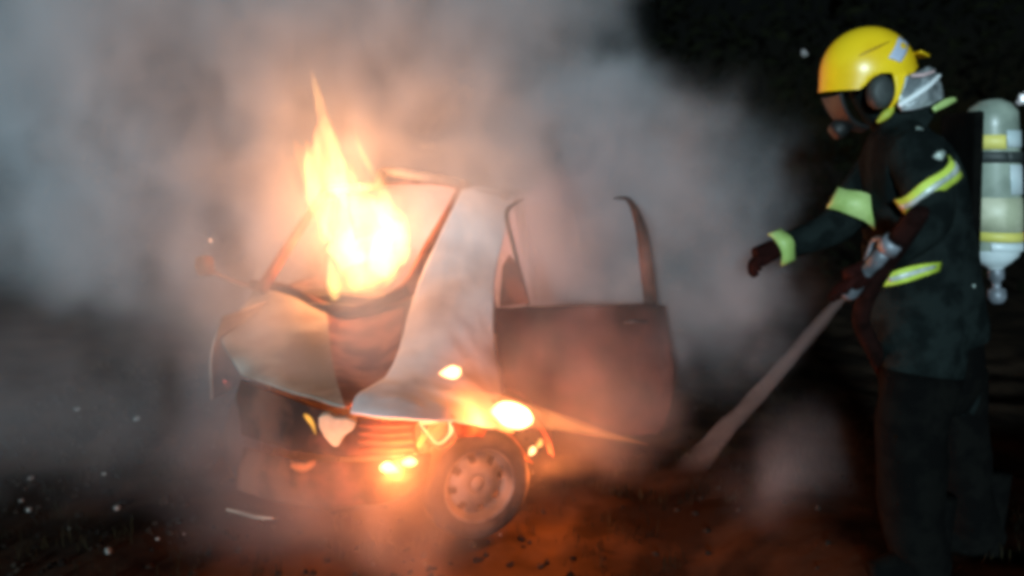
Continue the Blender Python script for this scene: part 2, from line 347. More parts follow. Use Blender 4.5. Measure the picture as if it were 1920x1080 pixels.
# ------------------------------------------------------------------ flames
FL_MAIN = emit_volume('flame_core', (1, .46, .13), 20, 8, .34, .56)
FL_SOFT = emit_volume('flame_soft', (1, .42, .13), 6, 6)
FL_HOT = emit_volume('flame_hot', (1, .52, .2), 120)
FL_EMBER = emit_volume('flame_ember', (1, .22, .07), 18)
def flame(pts, Y, mat, label, depth=.9, wob=.35, name='flame', n=8):
    """tongues: list of lists of (px, py, radius_px)"""
    bm = bmesh.new()
    for t in pts:
        tube(bm, [(*at(x, y, Y + dy), r * Y / F) for x, y, r, dy in [(*q, 0)[:4] if len(q) == 3 else q for q in t]], seg=20, n=n, depth=depth, wob=wob)
    o = from_bm(name, bm, mat); tag(o, label, 'flame'); return o
flame([[(640, 556, 8), (668, 525, 36), (684, 480, 62), (674, 430, 64), (650, 385, 44), (632, 340, 28), (622, 300, 20), (616, 262, 15), (604, 222, 12), (598, 185, 8), (590, 155, 5), (584, 128, 1)],
       [(640, 440, 30), (612, 390, 26), (596, 350, 22), (586, 315, 16), (580, 285, 9), (574, 262, 2)],
       [(622, 330, 18), (606, 290, 18), (596, 250, 10), (600, 215, 2)],
       [(632, 560, 4), (648, 535, 22), (700, 512, 26), (742, 470, 18), (756, 425, 7), (758, 405, 1)],
       [(690, 440, 30), (672, 385, 20), (664, 345, 10), (656, 305, 2)]], 4.45, FL_MAIN,
      'tallest flame tongue rising out of the windscreen opening, tip above the smoke', wob=.5)
flame([[(705, 510, 26), (728, 470, 38), (738, 430, 30), (728, 395, 16), (716, 360, 12), (706, 334, 8), (690, 306, 6), (676, 280, 5), (666, 246, 1)],
       [(730, 440, 20), (716, 400, 14), (704, 372, 7), (698, 352, 2)]], 4.35, FL_MAIN,
      'shorter forked flame tongue beside the windscreen pillar', wob=.5)
flame([[(612, 380, 24), (590, 330, 24), (568, 295, 16), (552, 262, 4)]], 4.5, FL_SOFT, 'faint orange flame tongue on the left flank of the tallest flame')
flame([[(630, 562, 7), (625, 535, 12), (622, 505, 8), (618, 480, 2)]], 4.25, emit_volume('flame_yellow', (1, .55, .15), 26), 'small yellow flame licking up from the back edge of the hood')
flame([[(765, 418, 3), (772, 410, 7), (770, 398, 2)]], 4.2, FL_SOFT, 'tiny flame lick on the windscreen pillar')
flame([[(822, 700, 2), (834, 699, 9), (848, 697, 14), (858, 694, 11), (864, 690, 3)]], 3.1, FL_HOT, 'small white-hot flame on the front wing above the wheel', n=5)
flame([[(920, 772, 4), (940, 772, 20), (962, 779, 26), (984, 785, 22), (1000, 790, 6)]], 3.15, FL_HOT, 'brightest flame burst at the foot of the wing ahead of the open door', n=5)
flame([[(815, 732, 3), (860, 744, 14), (915, 762, 24), (980, 778, 26), (1045, 793, 17), (1110, 809, 10), (1160, 821, 6), (1215, 834, 2)]], 3.18, emit_volume('flame_streak', (1, .34, .10), 9, 6, .3, .5), 'long thin orange flame streaming from the wing across the door foot', wob=.5)
flame([[(786, 793, 4), (812, 790, 5), (840, 786, 4), (846, 804, 5), (841, 818, 4), (822, 832, 3.5), (806, 818, 3), (795, 805, 3), (786, 793, 3)]], 2.99, emit_volume('flame_lamp', (1, .55, .22), 110), 'flame glowing round the empty headlight opening above the wheel', n=4, wob=.6)
flame([[(712, 880, 5), (724, 877, 12), (738, 880, 8), (748, 885, 2)]], 2.86, FL_HOT, 'left one of two small flames in the bumper grille', n=5)
flame([[(752, 869, 4), (766, 867, 10), (778, 866, 8), (783, 864, 2)]], 2.86, FL_HOT, 'right one of two small flames in the bumper grille', n=5)
flame([[(570, 777, 3), (578, 784, 6), (586, 796, 5), (592, 815, 2)]], 2.95, emit_volume('flame_amber', (1, .45, .06), 60), 'small yellow flame beside the milky headlight', n=5)
flame([[(545, 872, 5), (560, 876, 9), (572, 877, 8), (585, 870, 7), (592, 863, 2)]], 2.92, FL_EMBER, 'dull red flame low on the far end of the bumper', n=5)
flame([[(992, 854, 3), (998, 846, 8), (1003, 838, 5)]], 3.16, FL_HOT, 'lower one of two flame spots behind the front wheel', n=5)
flame([[(1006, 838, 4), (1013, 832, 6), (1014, 822, 3)]], 3.16, emit_volume('flame_spot', (1, .5, .12), 70), 'upper one of two flame spots behind the front wheel', n=5)
flame([[(420, 722, 3), (426, 720, 8), (428, 712, 3)]], 3.5, emit_volume('ember_glow', (1, .15, .1), 2.2), 'dim red ember glow beside the far corner of the hood', n=5)
flame([[(391, 453, 2), (395, 451, 5), (399, 451, 2)]], 4.6, emit_volume('spark', (1, .5, .3), 40), 'tiny spark above the far wing mirror', n=4)
fire_light('fire_light', at(680, 470, 4.45), 62, .25)
flame([[(835, 520, 30), (850, 480, 44), (840, 440, 30), (850, 400, 6)]], 5.2, FL_SOFT, 'unseen flame added inside the cabin behind the ash-white wing')  # added out of sight, so the cabin lamp below has a flame
fire_light('fire_light', at(850, 470, 5.2), 50, .2, (1, .36, .32))  # added pinkish lamp to brighten the smoke behind the door window
fire_light('fire_light', at(630, 330, 4.45), 26, .14)
fire_light('fire_light', at(962, 776, 3.12), 16, .05, LOWF)
fire_light('fire_light', at(820, 805, 3.05), 8, .03, LOWF)
fire_light('fire_light', at(745, 880, 2.80), 20, .03, LOWF)
fire_light('fire_light', at(1030, 885, 3.36), 24, .03, LOWF)
fire_light('fire_light', at(570, 872, 2.85), 2.5, .03, LOWF)
fire_light('fire_light', at(760, 830, 3.25), 28, .05, LOWF)
# ------------------------------------------------------------------ smoke (density grid built with geometry nodes)
def smoke(name, lo, hi, res, blobs, mat, label, nscale=1.3, warp=.5, nlo=.36, nhi=.62):
    ng = bpy.data.node_groups.new(name + '_grid', 'GeometryNodeTree')
    ng.interface.new_socket('Geometry', in_out='OUTPUT', socket_type='NodeSocketGeometry')
    n, l = ng.nodes, ng.links
    P = n.new('GeometryNodeInputPosition').outputs[0]
    def vm(op, a, b=None, s=None):
        m = n.new('ShaderNodeVectorMath'); m.operation = op
        for k, x in enumerate((a, b)):
            if x is None: continue
            if hasattr(x, 'is_output'): l.new(x, m.inputs[k])
            else: m.inputs[k].default_value = x
        if s is not None: m.inputs['Scale'].default_value = s
        return m.outputs['Value'] if op in ('LENGTH', 'DOT_PRODUCT') else m.outputs[0]
    def mt(op, a, b):
        m = n.new('ShaderNodeMath'); m.operation = op
        for k, x in enumerate((a, b)):
            if hasattr(x, 'is_output'): l.new(x, m.inputs[k])
            else: m.inputs[k].default_value = x
        return m.outputs[0]
    def mr(x, a, b, c, d, t='SMOOTHSTEP'):
        m = n.new('ShaderNodeMapRange'); m.interpolation_type = t; l.new(x, m.inputs[0])
        for k, q in zip((1, 2, 3, 4), (a, b, c, d)): m.inputs[k].default_value = q
        return m.outputs[0]
    w = n.new('ShaderNodeTexNoise'); w.inputs['Scale'].default_value = nscale; w.inputs['Detail'].default_value = 3; l.new(P, w.inputs['Vector'])
    off = vm('SCALE', vm('SUBTRACT', w.outputs['Color'], (.5, .5, .5)), s=warp * 2)
    Q = vm('ADD', P, off)
    tot = None
    for (c, r, inner, wt) in blobs:
        d = vm('LENGTH', vm('DIVIDE', vm('SUBTRACT', Q, tuple(c)), tuple(r)))
        v = mr(d, inner, 1.0, wt, 0)
        tot = v if tot is None else mt('MAXIMUM', mt('MULTIPLY', mt('MAXIMUM', tot, v), 1.0), mt('MULTIPLY', mt('ADD', tot, v), .75))
    t2 = n.new('ShaderNodeTexNoise'); t2.inputs['Scale'].default_value = nscale * 1.9; t2.inputs['Detail'].default_value = 4
    l.new(vm('MULTIPLY', Q, (1, 1, .6)), t2.inputs['Vector'])
    tot = mt('MULTIPLY', tot, mr(t2.outputs[0], nlo, nhi, .08, 1.45))
    vc = n.new('GeometryNodeVolumeCube'); l.new(tot, vc.inputs['Density'])
    vc.inputs['Min'].default_value = lo; vc.inputs['Max'].default_value = hi
    for k, q in zip(('Resolution X', 'Resolution Y', 'Resolution Z'), res): vc.inputs[k].default_value = q
    smn = n.new('GeometryNodeSetMaterial'); smn.inputs['Material'].default_value = mat; l.new(vc.outputs[0], smn.inputs[0])
    go = n.new('NodeGroupOutput'); l.new(smn.outputs[0], go.inputs[0])
    vd = bpy.data.volumes.new(name); o = bpy.data.objects.new(name, vd); COL.objects.link(o); vd.materials.append(mat)
    md = o.modifiers.new('grid', 'NODES'); md.node_group = ng
    tag(o, label, None, kind='stuff'); return o
def smoke_mat(name, col, dens, aniso=0):
    m = bpy.data.materials.new(name); m.use_nodes = True; n = m.node_tree.nodes; l = m.node_tree.links; n.clear()
    out = n.new('ShaderNodeOutputMaterial'); e = n.new('ShaderNodeVolumePrincipled'); e.inputs['Color'].default_value = (*col, 1)
    e.inputs['Density'].default_value = dens; e.inputs['Anisotropy'].default_value = aniso
    l.new(e.outputs[0], out.inputs['Volume']); return m
blobs = [
    (at(330, 120, 5.1), (2.4, 1.3, 1.9), .35, 1.0),
    (at(820, 100, 5.0), (1.35, 1.1, 1.3), .45, 1.0),
    (at(1065, 330, 4.9), (.95, .8, 1.05), .55, 1.5),
    (at(1060, 490, 4.8), (.8, .55, .65), .4, 1.5),
    (at(150, 340, 4.9), (1.8, 1.1, .95), .1, .8),
    (at(120, 720, 4.0), (1.4, 1.0, 1.0), 0, .12),
    (at(640, 420, 5.1), (1.5, .9, 1.1), .3, .85),
    (at(580, 610, 3.7), (1.15, .7, .85), .1, .50),
    (at(1280, 460, 4.4), (.9, .7, 1.0), .25, .75),
    (at(1450, 870, 3.2), (.5, .45, .3), 0, .22),
    (at(560, 860, 3.0), (1.1, .55, .45), .1, .24),
    (at(800, 850, 3.0), (.8, .5, .45), .1, .40),
    (at(1080, 700, 3.5), (.6, .45, .5), .1, .4),
    (at(1000, 420, 3.75), (.75, .4, .6), .1, .6),
]
smoke('smoke', (-4.4, 2.5, 0.02), (2.4, 6.6, 3.6), (136, 82, 72), blobs, smoke_mat('smoke', (.84, .86, .90), 1.9),
      'thick pale smoke billowing up and leftward from the burning car')
# ------------------------------------------------------------------ firefighter
YB = 2.45
SUIT = worn('dark_turnout_cloth', (.004, .006, .006), (.010, .0145, .014), 14, .9, bump=.5)
TROU = worn('black_trousers', (.002, .002, .002), (.004, .004, .0035), 14, .95, bump=.5)
STRIPE = worn('lime_reflective_tape', (.42, .55, .05), (.60, .74, .10), 14, .5, bump=.3)
STRIPE_G = worn('pale_green_tape', (.30, .44, .12), (.42, .56, .20), 14, .5, bump=.2)
SILVER = worn('silver_tape', (.35, .42, .38), (.6, .66, .62), 20, .4, metal=.2, bump=.2)
GLOVE = worn('dark_red_glove', (.012, .003, .0025), (.026, .006, .005), 20, .9, bump=.5)
def skin(name, pts, edges, mat, parent=None, sub=2, root=0):
    me = bpy.data.meshes.new(name); me.from_pydata([p[:3] for p in pts], edges, []); o = link(name, me, mat, parent)
    s = o.modifiers.new('skin', 'SKIN'); s.use_smooth_shade = True
    for i, p in enumerate(pts):
        sv = me.skin_vertices[0].data[i]; r = p[3]; sv.radius = (r, r) if not isinstance(r, tuple) else r; sv.use_root = (i == root)
    ss = o.modifiers.new('sub', 'SUBSURF'); ss.levels = ss.render_levels = sub
    return o
def b(px, py, Y, r): p = at(px, py, Y); return (p.x, p.y, p.z, r)
body_pts = [b(1745, 640, 2.48, .15),   # 0 pelvis
            b(1735, 520, 2.48, .165),  # 1 waist
            b(1715, 400, 2.48, .17),   # 2 chest
            b(1700, 300, 2.48, .145),  # 3 upper chest
            b(1680, 235, 2.48, .075),  # 4 neck
            b(1640, 165, 2.48, .085),  # 5 head
            b(1622, 110, 2.48, .08),   # 6 crown
            b(1712, 285, 2.30, .085),  # 7 near shoulder
            b(1745, 375, 2.22, .07),   # 8
            b(1752, 425, 2.16, .062),  # 9 near elbow
            b(1692, 462, 2.14, .050),  # 10
            b(1636, 500, 2.14, .042),  # 11 near wrist
            b(1668, 290, 2.62, .085),  # 12 far shoulder
            b(1610, 370, 2.55, .075),  # 13
            b(1568, 428, 2.50, .064),  # 14 far elbow
            b(1510, 450, 2.48, .052),  # 15
            b(1455, 466, 2.46, .042),  # 16 far wrist
            b(1725, 720, 2.36, .11), b(1700, 890, 2.33, .085), b(1730, 1060, 2.36, .07), b(1735, 1150, 2.36, .06),
            b(1775, 720, 2.60, .11), b(1800, 880, 2.62, .085), b(1830, 1050, 2.64, .07), b(1835, 1140, 2.64, .06)]
edges = [(0, 1), (1, 2), (2, 3), (3, 4), (4, 5), (5, 6), (3, 7), (7, 8), (8, 9), (9, 10), (10, 11), (3, 12), (12, 13), (13, 14), (14, 15), (15, 16),
         (0, 17), (17, 18), (18, 19), (19, 20), (0, 21), (21, 22), (22, 23), (23, 24)]
person = skin('person', body_pts, edges, SUIT)
tag(person, 'firefighter in yellow helmet and dark lime-striped suit aiming a water nozzle at the car', 'person')
for i, (px, Y) in enumerate(((1722, 2.34), (1822, 2.62))):
    f_ = at(px, 1150, Y); zz = gz(f_.x, f_.y)
    tube_obj('boot', [(f_.x - .17, f_.y - .01, zz + .035, .035), (f_.x - .09, f_.y, zz + .05, .05), (f_.x + .02, f_.y, zz + .06, .055), (f_.x + .07, f_.y, zz + .05, .04)], TROU, person)
    tube_obj('boot_shaft', [(f_.x + .02, f_.y, zz + .04, .055), (f_.x + .02, f_.y, zz + .3, .062)], TROU, person)
# tape bands: arcs wrapped round limbs
def band(name, axis_a, axis_b, radius, width, a0, a1, mat, parent, bulge=1.0, inset=None, n=18):
    """strip round the axis a->b, angles measured from -Y (towards the street side) """
    A, Bv = V(axis_a), V(axis_b); t = (Bv - A).normalized(); c = A
    u = V((0, -1, 0)) - t * V((0, -1, 0)).dot(t); u.normalize(); w = t.cross(u)
    bm = bmesh.new(); rows = []
    for k in range(n + 1):
        a = R(a0 + (a1 - a0) * k / n); rr = radius * (1 + .02 * sin(k * .55))
        d = u * cos(a) + w * sin(a) * bulge
        wv = width * (1 + .08 * sin(k * .7))
        sag = .005 * sin(k * .45)
        rows.append([bm.verts.new(c + d * rr + t * (s * wv / 2 + sag)) for s in (-1, 1)])
    for a_, b_ in zip(rows, rows[1:]): bm.faces.new((a_[0], a_[1], b_[1], b_[0]))
    o = from_bm(name, bm, mat, parent); s = o.modifiers.new('t', 'SOLIDIFY'); s.thickness = .005; s.offset = 0
    return o
def bb(px, py, Y): return tuple(at(px, py, Y))
def tape(px, py, Y, dx, dy, r, width, mat, parent, a0=-75, a1=75, inner=None):
    c = bb(px, py, Y); d = bb(px + dx, py + dy, Y)
    o = band('reflective_stripe', c, d, r, width, a0, a1, mat, parent)
    if inner: band('silver_strip', c, d, r + .004, width * .3, a0 + 4, a1 - 4, inner, o)
    return o
tape(1598, 390, 2.52, -50, 92, .108, .075, STRIPE_G, person, -62, 62)
tape(1463, 462, 2.46, -60, 26, .058, .045, STRIPE_G, person)
tape(1726, 345, 2.26, 66, 86, .098, .055, STRIPE, person, inner=SILVER)
hem = grid('reflective_stripe', [rowpts([(1646, 520, 2.30), (1680, 506, 2.26), (1722, 495, 2.25), (1766, 491, 2.29)]), rowpts([(1652, 538, 2.30), (1690, 533, 2.255), (1728, 520, 2.25), (1762, 508, 2.29)])], STRIPE, person, thick=.005, sub=2)
grid('silver_strip', [rowpts([(1664, 522, 2.275), (1690, 515, 2.25), (1725, 503, 2.245), (1756, 497, 2.27)]), rowpts([(1668, 529, 2.275), (1694, 523, 2.25), (1728, 511, 2.245), (1754, 503, 2.27)])], SILVER, hem, thick=.003, sub=2)
# jacket hem flare + collar
tube_obj('jacket_skirt', [b(1722, 440, 2.48, .17), b(1728, 520, 2.48, .18), b(1735, 600, 2.48, .185), b(1738, 640, 2.48, .18)], SUIT, person, seg=24, depth=.85, wob=.05)
tube_obj('trouser_seat', [b(1742, 600, 2.48, .15), b(1742, 700, 2.48, .16), b(1742, 760, 2.48, .12)], TROU, person, seg=20)
tube_obj('trouser_leg', [b(1725, 700, 2.36, .12), b(1702, 890, 2.33, .1), b(1728, 1060, 2.36, .085), b(1730, 1120, 2.36, .085)], TROU, person, seg=16, wob=.2)
tube_obj('trouser_leg', [b(1775, 700, 2.60, .12), b(1800, 880, 2.62, .1), b(1828, 1050, 2.64, .085), b(1833, 1120, 2.64, .085)], TROU, person, seg=16, wob=.2)
tube_obj('collar', [b(1652, 222, 2.48, .075), b(1680, 215, 2.48, .09), b(1712, 232, 2.48, .1)], SUIT, person, seg=20)
# harness bits
for nm, o_ in (('harness_strap', [b(1722, 240, 2.34, .012), b(1742, 268, 2.26, .016), b(1762, 300, 2.24, .014)]),
               ('harness_buckle', [b(1750, 300, 2.22, .010), b(1762, 292, 2.21, .014), b(1770, 286, 2.22, .008)]),
               ('pressure_gauge', [b(1814, 545, 2.36, .012), b(1820, 535, 2.35, .017), b(1825, 525, 2.36, .010)])):
    tube_obj(nm, o_, SILVER, person, seg=10, depth=.5)
# helmet ---------------------------------------------------------------
YEL = worn('yellow_helmet_shell', (.80, .50, .01), (.90, .60, .015), 6, .32, bump=.03)
hc = at(1628, 138, 2.46); S = 2.46 / F          # metres per photo pixel here
def h(px, py, dy=0): p = at(px, py, 2.46); return V((p.x, p.y + dy, p.z))
hel = empty('helmet', hc); hel.parent = person; hel.matrix_parent_inverse = Matrix.Identity(4)
# shell: ellipsoid with lower edge cut in profile (front face opening, ear bay, nape)
bm = bmesh.new()
def lowedge(a):   # bottom limit of the shell in local z by direction angle from the front (-x)
    pass
NU, NV = 64, 28
def shell_bottom(px):   # photo profile of lower edge
    P_ = [(1535, 190), (1560, 186), (1588, 182), (1602, 158), (1618, 145), (1640, 144), (1650, 168), (1654, 196), (1666, 150), (1690, 142), (1715, 122), (1730, 110)]
    for (x0, y0), (x1, y1) in zip(P_, P_[1:]):
        if px <= x1: return y0 + (y1 - y0) * max(0, min(1, (px - x0) / (x1 - x0)))
    return P_[-1][1]
rings = []
cxp, cyp = 1630, 140
for i in range(NV + 1):
    ring = []
    for k in range(NU):
        a = 2 * pi * k / NU
        ux, uy = cos(a), sin(a)
        th = (i / NV) * pi * .62
        rx = 90 if ux < 0 else 84
        px = cxp + ux * sin(th) * rx; 
        top = 90
        py = cyp - cos(th) * top
        lim = shell_bottom(px)
        if py > lim: py = lim
        hw = .115 * sin(min(th, pi * .5)) * (1 - .12 * max(0, (th - pi / 2)))
        if th > pi * .5: px = cxp + ux * rx * (1 + .0 * th) - (6 if ux < 0 else -2) * (th - pi * .5)
        p = h(px, min(py, shell_bottom(px)), uy * hw)
        ring.append(bm.verts.new(p))
    rings.append(ring)
for a_, b_ in zip(rings, rings[1:]):
    for k in range(NU):
        try: bm.faces.new((a_[k], a_[(k + 1) % NU], b_[(k + 1) % NU], b_[k]))
        except ValueError: pass
bmesh.ops.remove_doubles(bm, verts=bm.verts, dist=.0004)
sh = from_bm('helmet_shell', bm, YEL, None)
sh.parent = hel; sh.matrix_parent_inverse = Matrix.Translation(-hc)
def hchild(o): o.parent = hel; o.matrix_parent_inverse = Matrix.Translation(-hc); return o
DARK = worn('black_rubber', (.02, .025, .025), (.04, .05, .048), 12, .6, bump=.1)
hchild(lathe_obj('visor_hinge', [(0, .02), (.02, .022), (.034, .016), (.04, 0), (.04, -.02), (0, -.02)], Matrix.Translation(h(1622, 178, -.105)) @ V((0, -1, 0)).to_track_quat('Z', 'Y').to_matrix().to_4x4() @ Matrix.Diagonal((.95, 1.25, 1, 1)), DARK, None, 28, closed=False))
def hs_(px, py, e=.004):
    ct_ = max(0, min(1, (140 - py) / 90)); st_ = math.sqrt(1 - ct_ * ct_); ca = max(-1, min(1, (px - 1630) / 84 / max(st_, .01)))
    return h(px, py, -(.115 * st_ * math.sqrt(max(0, 1 - ca * ca)) + e))
hchild(grid('helmet_sticker', [[hs_(1664, 76), hs_(1686, 84)], [hs_(1648, 98), hs_(1673, 106)], [hs_(1632, 117), hs_(1655, 125)]], worn('silver_sticker', (.45, .52, .66), (.55, .60, .72), 9, .35, bump=.05), None, thick=.003, sub=2))
# crest seam
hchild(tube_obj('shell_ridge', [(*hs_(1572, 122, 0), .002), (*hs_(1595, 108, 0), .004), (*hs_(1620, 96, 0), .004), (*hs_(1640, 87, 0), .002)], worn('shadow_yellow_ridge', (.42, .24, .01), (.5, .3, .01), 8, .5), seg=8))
hchild(grid('chin_guard', [[h(1640, 140, -.108), h(1672, 142, -.106)], [h(1648, 168, -.11), h(1670, 165, -.106)], [h(1646, 195, -.105), h(1660, 188, -.10)], [h(1636, 214, -.09), h(1645, 206, -.088)]], YEL, None, thick=.006, sub=2))
hchild(tube_obj('chin_clip', [(*h(1648, 205, -.09), .006), (*h(1638, 216, -.09), .014), (*h(1628, 226, -.085), .010), (*h(1622, 232, -.08), .004)], worn('olive_strap', (.30, .34, .03), (.42, .46, .05), 8, .6), seg=10))
hchild(grid('rear_lip', [[h(1698, 104, d) for d in (-.09, -.05, 0, .05, .09)], [h(1714, 108, d) for d in (-.075, -.04, 0, .04, .075)], [h(1724, 110, d) for d in (-.06, -.03, 0, .03, .06)]], YEL, None, thick=.006, sub=2))
# silver neck protector: folded stripes behind the head
NP = [((1668, 150), (1735, 132), (1650, 208), (1700, 160), SILVER), ]
AL = worn('aluminised_cloth', (.30, .34, .36), (.72, .78, .80), 16, .28, metal=.6, bump=.4, lo=.45, hi=.55)
hchild(grid('neck_protector', [[h(1664, 150, -.11), h(1690, 142, -.105), (h(1715, 128, -.08)), h(1745, 130, -.03), h(1755, 140, .05)],
                        [h(1660, 172, -.112), h(1690, 165, -.108), h(1722, 150, -.085), h(1752, 150, -.03), h(1762, 155, .05)],
                        [h(1652, 196, -.108), h(1690, 190, -.108), h(1725, 176, -.085), h(1758, 165, -.03), h(1768, 165, .05)],
                        [h(1660, 212, -.10), h(1695, 208, -.10), h(1730, 195, -.08), h(1762, 182, -.03), h(1766, 178, .05)]], AL, None, thick=.006, bump=.02, bs=14))
WH = worn('white_piping', (.75, .8, .82), (.85, .88, .9), 9, .4, bump=0)
hchild(tube_obj('white_piping', [(*h(1650, 204, -.118), .008), (*h(1680, 184, -.12), .009), (*h(1708, 166, -.108), .008), (*h(1738, 146, -.07), .006)], WH, seg=8))
hchild(tube_obj('pink_piping', [(*h(1672, 150, -.118), .005), (*h(1695, 148, -.112), .006), (*h(1722, 140, -.09), .004)], worn('pinkish_trim', (.6, .42, .42), (.7, .5, .5), 9, .5), seg=8))
hchild(grid('neck_flap', [[h(1712, 206, -.11), h(1740, 188, -.10), h(1768, 186, -.07)], [h(1716, 214, -.11), h(1745, 202, -.10), h(1770, 192, -.07)]], STRIPE_G, None, thick=.004, sub=2))
# face mask looking down to the left
MASK = worn('black_mask', (.005, .006, .006), (.01, .012, .012), 12, .6, bump=.1)
hchild(grid('face_mask', [[h(1560, 178, -.07), h(1553, 182, 0), h(1560, 178, .07)], [h(1568, 205, -.065), h(1556, 212, 0), h(1568, 205, .065)], [h(1590, 232, -.05), h(1575, 244, 0), h(1590, 232, .05)], [h(1622, 238, -.03), h(1615, 250, 0), h(1622, 238, .03)]], MASK, None, thick=.012, sub=3))
hchild(lathe_obj('mask_filter', [(0, 0), (.026, 0), (.03, .012), (.03, .03), (.022, .042), (0, .042)], Matrix.Translation(h(1582, 236, 0)) @ V((-.8, 0, -.6)).to_track_quat('Z', 'Y').to_matrix().to_4x4(), MASK, None, 20, closed=False))
# gloved hands ---------------------------------------------------------
def hand(wrist, palm_end, side_v, curl_v, name='glove'):
    """five fingers rooted in the palm and curled towards curl_v"""
    w = V(wrist); p = V(palm_end); d = (p - w).normalized(); s = V(side_v).normalized(); c = V(curl_v).normalized()
    g = skin(name, [(*(w - d * .03), .036), (*(w + d * .02), .034), (*(w + d * .06), .040), (*p, .030)], [(0, 1), (1, 2), (2, 3)], GLOVE, person, 2)
    for k, (o_, L) in enumerate(((-.033, .85), (-.011, 1.0), (.011, .95), (.033, .75))):
        a = p - d * .02 + s * o_; q = [a]
        q.append(a + (d * .035 + c * .008) * L); q.append(q[-1] + (d * .012 + c * .028) * L); q.append(q[-1] + (-d * .014 + c * .020) * L)
        skin('finger', [(*v_, r) for v_, r in zip(q, (.012, .0115, .011, .009))], [(0, 1), (1, 2), (2, 3)], GLOVE, g, 2)
    a = w + d * .02 - s * .03
    skin('thumb', [(*v_, r) for v_, r in zip((a, a + d * .025 - s * .022 + c * .01, a + d * .055 - s * .012 + c * .03, a + d * .06 + s * .008 + c * .042), (.015, .013, .012, .010))], [(0, 1), (1, 2), (2, 3)], GLOVE, g, 2)
    return g
hand(b(1630, 505, 2.13, 0)[:3], b(1590, 528, 2.12, 0)[:3], (.1, -.9, .3), (-.3, .2, -.9))
hand(b(1450, 468, 2.46, 0)[:3], b(1418, 484, 2.45, 0)[:3], (0, -1, .2), (.3, .0, -1))
# nozzle and hose ------------------------------------------------------
noz = empty('hose_nozzle', at(1600, 532, 2.14)); tag(noz, 'grey fire hose nozzle gripped in the red gloved hand', 'nozzle')
jd = (at(1330, 830, 2.75) - at(1592, 545, 2.16)).normalized(); jb = at(1592, 545, 2.16)
Mj = Matrix.Translation(jb - jd * .16) @ jd.to_track_quat('Z', 'Y').to_matrix().to_4x4()
METAL = worn('grey_alloy', (.10, .115, .13), (.2, .22, .25), 12, .5, metal=.3, bump=.1)
lathe_obj('barrel', [(0, -.02), (.022, -.02), (.022, .03), (.018, .05), (.018, .1), (.024, .12), (.028, .16), (.024, .175), (0, .175)], Mj, METAL, noz, 20, closed=False)
lathe_obj('coupling', [(.0, -.055), (.028, -.055), (.030, -.02), (.024, -.018), (0, -.018)], Mj, METAL, noz, 20, closed=False)
tube_obj('bale_handle', [(*(jb - jd * .10 + V((0, -.03, .01))), .006), (*(jb - jd * .12 + V((.01, -.03, .06))), .007), (*(jb - jd * .12 + V((.01, .03, .06))), .007), (*(jb - jd * .10 + V((0, .03, .01))), .006)], METAL, noz, seg=8)
hs = jb - jd * .21
HOSE = worn('red_hose_jacket', (.008, .003, .0025), (.018, .006, .005), 20, .9, bump=.4)
p1 = at(1640, 500, 2.2); 
tag(tube_obj('fire_hose', [(*hs, .022), (*(hs - jd * .10), .024), (*at(1618, 575, 2.2), .025), (*at(1640, 660, 2.42), .026), (*at(1700, 780, 2.8), .027), (*at(1780, 960, 2.85), .027), (*at(1900, 1100, 2.6), .027)], HOSE, None, seg=12, n=8),
    'dark red fire hose hanging from the nozzle and curving away behind the legs', 'fire hose')
# water jet: scattering spray
WATER = scatter_volume('water_spray', (.93, .96, 1), 6.0)
_n, _l = WATER.node_tree.nodes, WATER.node_tree.links
_tc = _n.new('ShaderNodeTexCoord'); _sx = _n.new('ShaderNodeSeparateXYZ'); _mr = _n.new('ShaderNodeMapRange')
_l.new(_tc.outputs['Object'], _sx.inputs[0]); _l.new(_sx.outputs[2], _mr.inputs[0])
for _k, _v in zip((1, 2, 3, 4), (.48, 1.30, .0, 3.8)): _mr.inputs[_k].default_value = _v
_l.new(_mr.outputs[0], _n['Principled Volume'].inputs['Density'])
tag(tube_obj('water_jet', [(*at(1592, 545, 2.16), .012), (*at(1540, 602, 2.27), .018), (*at(1480, 675, 2.40), .022), (*at(1420, 740, 2.55), .028), (*at(1370, 795, 2.66), .034), (*at(1328, 842, 2.78), .045), (*at(1290, 885, 2.88), .06), (*at(1255, 925, 2.96), .05)], WATER, None, seg=20, n=8, wob=.4),
    'pale jet of water spraying from the nozzle down towards the car', 'water jet')
# breathing-air cylinder -----------------------------------------------
cyl = empty('air_cylinder', at(1862, 340, 2.52)); tag(cyl, 'breathing air cylinder with black strap and pale label worn on the firefighter back', 'air cylinder')
ct, cb = at(1856, 186, 2.52), at(1868, 520, 2.52); ax = (cb - ct).normalized(); Lc = (cb - ct).length
Mc = Matrix.Translation(ct) @ ax.to_track_quat('Z', 'Y').to_matrix().to_4x4()
kk = Lc / 334.0  # metres per photo pixel along the axis
RC = .077
def hh(py): return (py - 186) * kk
GREY = worn('grey_green_shell', (.20, .24, .20), (.30, .35, .29), 7, .35, bump=.05)
PALE = worn('pale_end_and_lit_side', (.50, .60, .62), (.62, .70, .72), 7, .35, bump=.05)  # whitish end; also light on the cylinder's right side, put into colour
LBL = worn('cream_label', (.42, .44, .30), (.60, .60, .44), 12, .5, bump=.05)
YB_ = worn('yellow_band', (.60, .55, .12), (.7, .62, .16), 9, .5, bump=.05)
lathe_obj('shell', [(0, 0), (.03, .003), (.058, hh(198)), (.076, hh(214)), (RC, hh(236)), (RC, hh(455)), (RC - .004, hh(466)), (.06, hh(480)), (.04, hh(492)), (.022, hh(500)), (0, hh(502))], Mc, GREY, cyl, 40, closed=False)
